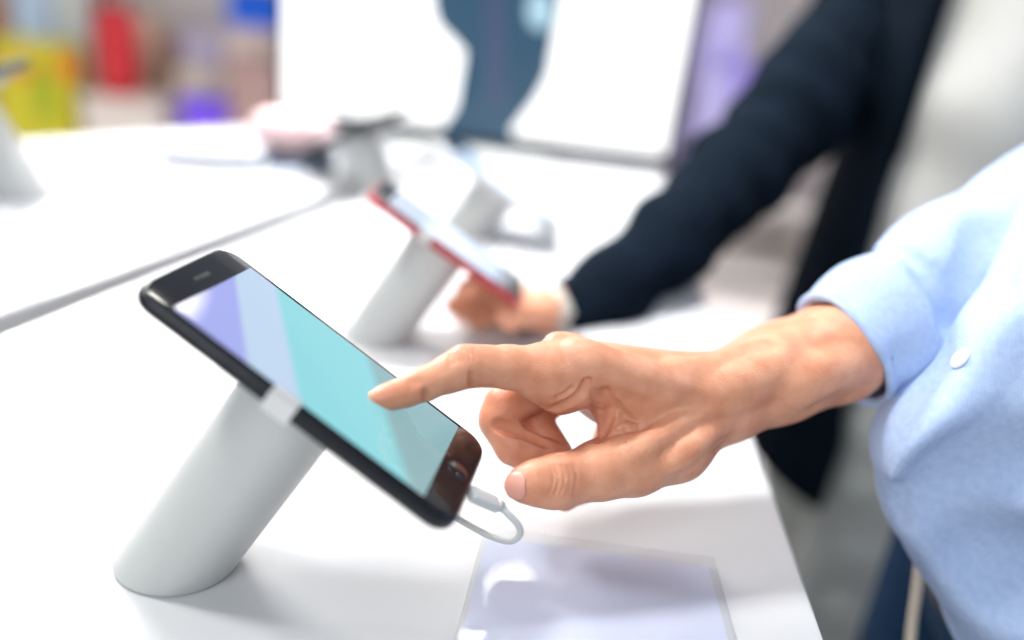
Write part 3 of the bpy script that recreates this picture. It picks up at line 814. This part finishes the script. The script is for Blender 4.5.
a_, b_ = G.mesh(); wobj('trousers', relax(a_, b_, 2), b_, m_gtr, pB)
for yy in (-.108, .108):
    sh = Vol((X2 - .22, Y2 + yy - .08, -.002), (X2 + .1, Y2 + yy + .08, .13), .005)
    sh.cone(wv((X2, Y2 + yy, .05)), .044, wv((X2 - .14, Y2 + yy, .035)), .036, .01); sh.half(wv((0, 0, .002)), (0, 0, 1))
    c_, d_ = sh.mesh(); wobj('shoe', c_, d_, m_belt, pB)
# jacket: shell around the torso, open at the front
K = Vol((X2 - .32, Y2 - .34, .54), (X2 + .36, Y2 + .36, 1.66), .0065)
K.cone(wv((X2, Y2, 1.1)), .135, wv((X2 + .01, Y2, 1.38)), .15, .03, flat=((0, 1, 0), 1.4)); K.cone(wv((X2, Y2, 1.1)), .127, wv((X2 - .015, Y2, .58)), .150, .03, flat=((0, 1, 0), 1.28))
K.cone(wv((X2, Y2, 1.1)), .116, wv((X2 + .01, Y2, 1.5)), .119, .001, 'cut', flat=((0, 1, 0), 1.4)); K.cone(wv((X2, Y2, 1.12)), .116, wv((X2 - .017, Y2, .45)), .143, .001, 'cut', flat=((0, 1, 0), 1.28))
K.half(wv((0, 0, .615)), (0, 0, 1))
o1 = WP(948, 0, .86); o2 = WP(862, 250, .86)
OPX, OPY = (o1[0] + o2[0]) / 2, (o1[1] + o2[1]) / 2
sl, g = K.sub(K.lo, K.lo + K.n * K.h)
# wedge of the opening between two vertical planes through the torso's axis
an = math.atan2(OPY - Y2, OPX - X2)
ang = np.arctan2(g[1] - Y2, g[0] - X2) + 0 * g[2]
an = an + .32 * np.clip((1.0 - g[2]) / .30, 0, 1) ** 1.5
rel = (ang - an + 2 * np.pi) % (2 * np.pi)          # 0 at the visible edge, growing towards the far-right panel
rr_ = np.sqrt((g[0]-X2)**2 + (g[1]-Y2)**2)
wid = 1.15
mid = wid / 2
dd = (mid - np.abs((rel - mid + np.pi) % (2*np.pi) - np.pi)) * rr_     # positive inside the opening
K.d = np.maximum(K.d, dd.astype(np.float32))
a_, b_ = K.mesh(); wobj('jacket', relax(a_, b_, 1), b_, m_jack, pB)
# sleeve
A2 = Vol((.0, -.55, .62), (.62, .1, 1.22), .0045)
def aseg(a, ra, b, rb, k=.02, op='add', VV=None): (VV or A2).cone(P(*a), R_(ra, a[2]), P(*b), R_(rb, b[2]), k, op)
A2.cone(CW((.46, 1.14, 1.39)), .072, CW((.392, 1.086, 1.19)), .066, .03)
A2.cone(CW((.392, 1.086, 1.19)), .066, P(805, 100, .92), R_(54, .92), .03); aseg((805, 100, .92), 54, (738, 172, .87), 49, .03)
aseg((738, 172, .87), 49, (669, 241, .79), 44, .02); aseg((669, 241, .79), 44, (613, 288, .742), 38, .02); aseg((613, 288, .742), 38, (552, 322, .704), 31, .02)
A2.half(P(560, 318, .706), np.array([.86, -.50, .08]))
A2.cone(CW((.46, 1.14, 1.39)), .07, CW((.48, .82, 1.40)), .07, .04)
A2.cone(CW((.48, .80, 1.39)), .068, CW((.58, .76, 1.12)), .056, .03); A2.cone(CW((.58, .76, 1.12)), .054, CW((.53, .80, .90)), .042, .03)
A2.noise(.0035, lambda x, y, z: np.sin(x*75 + 2*np.sin(z*30) - y*60) * np.sin(y*40 + z*50))
a_, b_ = A2.mesh(); wobj('jacket_sleeve', cam_to_world(relax(a_, b_, 2)), b_, m_jack, pB)
# hand
H2 = Vol((-.10, -.08, .62), (.12, .03, .80), .0022)
def hs(js, k=.004):
    js = [(x, y, d - .05 * max(0, .75 - d) / .10, r * 1.06) for x, y, d, r in js]
    for a, b in zip(js[:-1], js[1:]): H2.cone(P(*a[:3]), R_(a[3], a[2]), P(*b[:3]), R_(b[3], b[2]), k)
hs([(600, 292, .75, 22), (566, 309, .725, 21), (540, 312, .71, 22)], .01)
hs([(540, 312, .705, 20), (512, 300, .69, 14)], .008); hs([(540, 310, .72, 20), (515, 297, .71, 13)], .008); hs([(540, 314, .69, 17), (520, 311, .675, 12)], .008)
hs([(512, 297, .685, 12), (488, 286, .675, 10.5), (470, 287, .665, 9.5), (456, 293, .66, 8.5)])
hs([(512, 301, .695, 12), (486, 295, .69, 10.5), (466, 299, .685, 9.5), (452, 305, .68, 8)])
hs([(514, 306, .70, 11), (490, 306, .70, 10), (472, 311, .695, 9), (460, 316, .69, 8)])
hs([(516, 311, .705, 10), (498, 316, .705, 9), (484, 320, .70, 8), (474, 323, .70, 7.5)])
hs([(526, 316, .68, 12), (508, 319, .665, 10.5), (492, 316, .655, 9.5), (480, 309, .65, 8.5)])
a_, b_ = H2.mesh(); handB = wobj('body', cam_to_world(relax(a_, b_, 1)), b_, m_skin, pB)
# watch / cuff band
wc2 = P(548, 313, .697); wdir = P(600, 286, .75) - P(545, 312, .71); wdir /= np.linalg.norm(wdir)
u2 = np.cross(wdir, [0, 0, 1.0]); u2 /= np.linalg.norm(u2); v2 = np.cross(wdir, u2)
def wr_ring(o, r): return [W3(wc2 + wdir * o + (u2 * math.cos(a) + v2 * math.sin(a)) * r) for a in np.linspace(0, 2*math.pi, 32, endpoint=False)]
bobj('wristband', loft([wr_ring(-.008, .0170), wr_ring(-.008, .0225), wr_ring(.007, .0235), wr_ring(.007, .0170)]), mat('wristband_cream', (.60, .56, .48), .5), pB)

# ---------------------------------------------------------------- heads, above the picture
def head(c, yaw, neck_to, m_hair, root, hand_obj, extra=None):
    f = np.array([math.cos(yaw), math.sin(yaw), 0]); u = np.array([0, 0, 1.0]); l = np.cross(u, f); c = np.array(c, float)
    def q(a, b, h): return c + f*a + l*b + u*h
    H = Vol(c - .20, c + .16, .0032)
    H.ball(q(-.012, 0, .025), (.098, .076, .088), .02, ax=(f, l, u)); H.ball(q(.018, 0, -.045), (.068, .056, .066), .03, ax=(f, l, u))
    H.cone(q(.055, 0, -.088), .020, q(.05, 0, -.08), .022, .02)
    H.cone(q(-.015, 0, -.05), .054, neck_to, .060, .02)
    H.cone(q(.088, 0, .012), .008, q(.106, 0, -.022), .011, .01); H.ball(q(.094, .011, -.024), .007, .006); H.ball(q(.094, -.011, -.024), .007, .006)
    for s_ in (-1, 1):
        H.ball(q(.088, s_*.032, .012), .014, .012, 'cut'); H.ball(q(.072, s_*.032, .010), .0135, .003)
        H.cone(q(.084, s_*.016, .032), .006, q(.074, s_*.048, .030), .005, .01); H.ball(q(.060, s_*.045, -.02), .018, .02)
        H.ball(q(-.005, s_*.078, -.002), (.018, .006, .030), .006, ax=(f, l, u))
    H.cone(q(.084, .018, -.052), .005, q(.084, -.018, -.052), .005, .006); H.cone(q(.082, .014, -.060), .006, q(.082, -.014, -.060), .006, .006)
    a, b = H.mesh(); a = relax(a, b, 1)
    R = Vol(c - .13, c + .16, .004)
    R.ball(q(-.020, 0, .032), (.104, .083, .094), .01, ax=(f, l, u)); R.ball(q(-.05, 0, -.02), (.062, .074, .075), .03, ax=(f, l, u))
    R.ball(q(.075, 0, -.02), (.06, .085, .085), .01, 'cut', ax=(f, l, u))
    R.noise(.0025, lambda x, y, z: np.sin(x*160 + y*120) * np.sin(z*130 + x*60))
    r1, r2 = R.mesh(); wobj('hair', r1, r2, m_hair, root)
    for s_ in (-1, 1):
        e = bmesh.new(); bmesh.ops.create_uvsphere(e, u_segments=16, v_segments=10, radius=.0128)
        for v in e.verts: v.co = v.co + Vector(q(.0735, s_*.032, .010))
        eo = bobj('eye', e, mat('eye_white', (.75, .73, .70), .2), root)
        e = bmesh.new(); bmesh.ops.create_uvsphere(e, u_segments=16, v_segments=8, radius=.0062)
        for v in e.verts: v.co = v.co + Vector(q(.0812, s_*.032, .009))
        bobj('iris', e, mat('iris_dark', (.03, .018, .012), .15), eo)
    return a, b
def join_into(o, V_, F_, path, rad_):
    """adds the head and joins it to the arm through the torso, so the body is one surface"""
    me = o.data; off = np.array(o.parent.location)
    bm = bmesh.new(); bm.from_mesh(me); vs = [bm.verts.new(Vector(v - off)) for v in V_]
    old = list(bm.faces)
    new = [bm.faces.new([vs[i] for i in q]) for q in F_]
    for f in new: f.smooth = True
    path = [Vector(np.array(p) - off) for p in path]
    def near(fs, p): return min(fs, key=lambda f: (f.calc_center_median() - p).length_squared)
    fa, fb = near(old, path[0]), near(new, path[-1])
    la, lb = list(fa.verts), list(fb.verts)
    bm.faces.remove(fa); bm.faces.remove(fb)
    lb.reverse()
    k = min(range(4), key=lambda r: sum((la[i].co - la[0].co - lb[(i + r) % 4].co + lb[r].co).length for i in range(4))); lb = lb[k:] + lb[:k]
    rings = [la]; ca_ = sum((v.co for v in la), Vector()) / 4
    for q, r in zip(path[1:-1], rad_):
        rings.append([bm.verts.new(q + (v.co - ca_).normalized() * r) for v in la])
    rings.append(lb)
    for a, b in zip(rings[:-1], rings[1:]):
        for i in range(4):
            bm.faces.new((a[i], a[(i+1) % 4], b[(i+1) % 4], b[i])).smooth = True
    bmesh.ops.recalc_face_normals(bm, faces=bm.faces)
    bm.to_mesh(me); bm.free(); me.update()
m_hair = mat('black_hair', (.015, .012, .010), .45, bump=.6, bscale=400)
a, b = head((.455, .42, 1.575), math.radians(178), np.array([.475, .42, 1.40]), m_hair, pA, None)
join_into(body, a, b, [W3(P(960, 300, .500)), W3(P(1010, 262, .525)), W3(P(1110, 190, .56)), np.array([.47, .58, 1.30]), np.array([.475, .44, 1.33]), np.array([.475, .42, 1.36])], [.020, .026, .030, .030])
a, b = head((X2 - .02, Y2, 1.60), math.radians(-150), np.array([X2, Y2, 1.42]), m_hair, pB, None)
join_into(handB, a, b, [W3(P(600, 286, .75)), W3(P(669, 241, .79)), W3(P(738, 172, .87)), np.array([.40, 1.07, 1.2]), np.array([.46, 1.08, 1.36]), np.array([X2, Y2, 1.36])], [.018, .024, .028, .03])

#=BACKGROUND=

# ---------------------------------------------------------------- shop displays behind
def pmat(n, c, r=.5): return mat(n, c, r)
def shelf(name, x0, x1, y, z1, boards, label):
    t = empty(name, ((x0+x1)/2, y, 0), label=label, cat='shelf')
    m = pmat('shelf_white', (.78, .74, .72))
    w = x1 - x0; cx = (x0+x1)/2
    bobj('back_panel', box_bm((cx, y + .20, z1/2), (w, .02, z1), .003), m, t, False)
    for x in (x0, x1): bobj('side_panel', box_bm((x, y, z1/2), (.025, .42, z1), .003), m, t, False)
    for z in boards: bobj('board', box_bm((cx, y + .005, z), (w - .03, .37, .022), .003), m, t, False)
    return t
SY = 2.75
xa = WY(-60, 60, SY)[0]; xb = WY(306, 60, SY)[0]
shelf('display_shelf', xa, xb, SY, 1.45, (.06, .34, 1.12), 'pale shop shelf full of colourful blurred products beyond the left table')
def prod(name, cat, label, x0, x1, y0, y1, col, floor_z=.352, dy=0, shape='box', taper=1.0, rough=.5, parts=None, Y=SY - .12, matn=None, d=.12):
    c = WY((x0+x1)/2, (y0+y1)/2, Y + dy); w = (x1-x0) / FPX * (Y+dy) * .98; zt = c[2] + (y1-y0)/2 / FPX * (Y+dy) * .98
    zb = floor_z if floor_z is not None else c[2] - (y1-y0)/2 / FPX * (Y+dy) * .98
    t = empty(name, (c[0], c[1], zb), label=label, cat=cat)
    if name == 'carton': t['group'] = 'cartons on the blurred shelves'
    m = pmat(matn or ('product_' + name + str(int(x0))), col, rough)
    if shape == 'box':
        bobj('box_body', box_bm((c[0], c[1], (zt+zb)/2), (w, d, zt-zb), .008), m, t, False)
        bobj('lid', box_bm((c[0], c[1], zt + .004), (w*1.02, d*1.02, .008), .002), pmat('lid' + str(int(x0)), tuple(min(1, q*1.1+.02) for q in col)), t, False)
    else:
        prof = shape; n = 28
        rings = [[(c[0] + w/2*r*math.cos(a), c[1] + d/2*r*math.sin(a), zb + (zt-zb)*h) for a in np.linspace(0, 2*math.pi, n, endpoint=False)] for h, r in prof]
        bobj('body_shell', loft(rings), m, t)
    return t, c, w, zt, zb, Y+dy-d/2
BAG = [(0, .86), (.02, .95), (.5, 1), (.85, .92), (.97, .80), (1, .7)]
t, c, w, zt, zb, fy = prod('gift_box', 'box', 'bright yellow box with two round orange marks on the far left shelf', 6, 80, 44, 131, (.62, .55, .02))
for px_ in (22, 65):
    q = WY(px_, 68, fy - .003); bm = bmesh.new(); bmesh.ops.create_cone(bm, cap_ends=True, segments=32, radius1=.035, radius2=.034, depth=.004)
    xf(bm, Matrix.Rotation(math.pi/2, 3, 'X'), q); bobj('round_mark', bm, pmat('orange_mark', (.85, .20, .02)), t)
q = WY(45, 95, fy - .003); bobj('front_label', box_bm(tuple(q), (.075, .004, .16), .001), pmat('olive_label', (.36, .42, .01)), t, False)
bc_ = prod('carton', 'box', 'beige carton under the red bag on the blurred shelf', 92, 172, 97, 128, (.74, .66, .60), d=.16, dy=.02)
tt = prod('handbag', 'bag', 'dark red bag standing on a beige carton behind the left table', 95, 138, 8, 94, (.55, .02, .03), floor_z=bc_[3] + .0085, shape=BAG, dy=.02)
h_ = [(tt[1][0] + .045*math.cos(a), tt[1][1], tt[3] - .01 + .06*math.sin(a)) for a in np.linspace(0, math.pi, 12)]
bobj('handle', tube(h_, .006, 8), pmat('bag_handle', (.12, .02, .02)), tt[0])
prod('carton', 'box', 'tan carton between the red bag and the lavender pack', 141, 164, 20, 128, (.82, .58, .46), dy=.22, d=.07)
prod('carton', 'box', 'narrow brown carton left of the lavender pack', 166, 177, 40, 120, (.36, .20, .13), dy=.20, d=.08)
prod('storage_tub', 'tub', 'purple tub low on the blurred shelf', 179, 236, 98, 124, (.22, .10, .95), shape=[(0, .85), (.9, .98), (.93, 1.02), (1, 1.02), (1, .9)])
prod('carton', 'box', 'cream carton behind the purple tub', 180, 228, 72, 118, (.80, .70, .54), dy=.115, d=.09)
prod('carton', 'box', 'lavender carton standing behind the purple tub', 184, 226, 38, 118, (.60, .54, .74), dy=.22, d=.08)
prod('carton', 'box', 'pinkish brown carton beside the monitor', 234, 284, 62, 122, (.42, .27, .25), dy=-.02)
prod('carton', 'box', 'pale tan carton beside the monitor, behind the pinkish brown one', 231, 284, 34, 122, (.80, .66, .58), dy=.15)
prod('carton', 'box', 'bright blue carton at the top of the shelf beside the monitor', 232, 282, -6, 122, (.01, .16, .95), dy=.24, d=.06)
prod('carton', 'box', 'pale blue carton at the top left of the shelf', 20, 60, -20, 120, (.55, .70, .90), dy=.22, d=.06)
prod('carton', 'box', 'white carton at the top of the shelf beside the red bag', 62, 94, -30, 120, (.74, .78, .78), dy=.22, d=.06)
prod('carton', 'box', 'orange brown carton at the top left corner', -20, 16, -10, 120, (.46, .22, .10), dy=.22, d=.06)
# right-hand display beyond the monitor
xa = WY(672, 60, 3.3)[0]; xb = WY(850, 60, 3.3)[0]
shelf('display_shelf', xa, xb, 3.3, 1.45, (.06, .34, 1.2), 'pale shop shelf with lavender and teal packs, right of the monitor')
for nm, lb, a in (('carton', 'lavender pack on the shelf between monitor and dark sleeve', (700, 742, 2, 70, (.50, .46, .80))),
                  ('carton', 'teal pack on the shelf between monitor and dark sleeve', (700, 728, 74, 100, (.30, .62, .66))),
                  ('carton', 'deep purple pack on the shelf next to the teal one', (730, 744, 60, 112, (.36, .28, .80))),
                  ('carton', 'pale pink pack low on the shelf right of the monitor', (748, 784, 112, 150, (.80, .68, .72)))):
    prod(nm, 'box', lb, *a[:4], a[4], Y=3.18, d=.10, floor_z=.352, dy={2: .13, 74: -.01, 60: .02, 112: .0}[a[2]])
# things lying on the far table
c = WZ(288, 166, TABLE_Z)
t = empty('lump', tuple(c + np.array([0, .03, .0085])), label='small pale pink soft pouch resting on a dark blue slab near the monitor', cat='lump')  # rounded pink form, its identity left open
pv = Vol(c + np.array([-.07, -.04, .0]), c + np.array([.07, .10, .08]), .0025)
pv.cone(c + np.array([-.03, .03, .034]), .024, c + np.array([.022, .035, .036]), .026, .01); pv.ball(c + np.array([.0, .03, .03]), (.045, .028, .022), .01)
a_, b_ = pv.mesh(); wobj('lump_body', a_, b_, pmat('pink_soft', (.82, .62, .61), .8), t)
bobj('lump_rim', tube([c + np.array([-.035, .004, .046]), c + np.array([0, 0.0, .044]), c + np.array([.03, .004, .046])], .003, 8), pmat('pink_trim', (.64, .38, .40), .8), t)
t = empty('tablet', tuple(c), label='dark blue slab lying under the pink pouch on the far table', cat='tablet')
bobj('tablet_body', xf(rslab(.10, .07, .008, 0.0003, .0085, .003, 5, 2), Matrix.Rotation(.2, 3, 'Z'), tuple(c + np.array([.0, .025, 0]))), pmat('navy_shell', (.03, .09, .20), .35), t)
bobj('glass', xf(rslab(.092, .062, .006, 0.0084, .0092, .0003, 5, 1), Matrix.Rotation(.2, 3, 'Z'), tuple(c + np.array([.0, .025, 0]))), m_glass, t)
c = WZ(216, 158, TABLE_Z)
t = empty('white_device', tuple(c), label='low white rounded device on the far table, left of the pink pouch', cat='device')
bobj('device_body', xf(rslab(.12, .08, .018, 0.0003, .022, .008, 6, 3), Matrix.Rotation(.15, 3, 'Z'), tuple(c)), pmat('device_white', (.70, .72, .78), .3), t)
bobj('front_band', xf(rslab(.100, .002, .0008, 0.006, .014, .0004, 3, 1), Matrix.Rotation(.15, 3, 'Z'), tuple(c + np.array([.006, -.0405, 0]))), pmat('device_grey', (.35, .38, .45), .3), t)
# acrylic label stands on the near table
for a, b, lb in (((515, 239), (560, 256), 'small flat grey label plate lying right of the third stand'),):
    p0, p1 = WZ(*a, TABLE_Z), WZ(*b, TABLE_Z); mid_ = (p0 + p1) / 2; an_ = math.atan2(*(p1 - p0)[1::-1])
    t = empty('label_plate', tuple(mid_), label=lb, cat='sign')
    bobj('backing', xf(rslab(np.linalg.norm(p1 - p0), .034, .003, .0003, .003, .0008, 4, 1), Matrix.Rotation(an_, 3, 'Z'), tuple(mid_ + np.array([.008, .016, 0]))), pmat('plate_white', (.75, .75, .76)), t)
    bobj('card', xf(rslab(np.linalg.norm(p1 - p0) * .9, .028, .002, .0029, .0034, .0001, 4, 1), Matrix.Rotation(an_, 3, 'Z'), tuple(mid_ + np.array([.008, .016, 0]))), pmat('grey_card', (.60, .61, .64)), t)
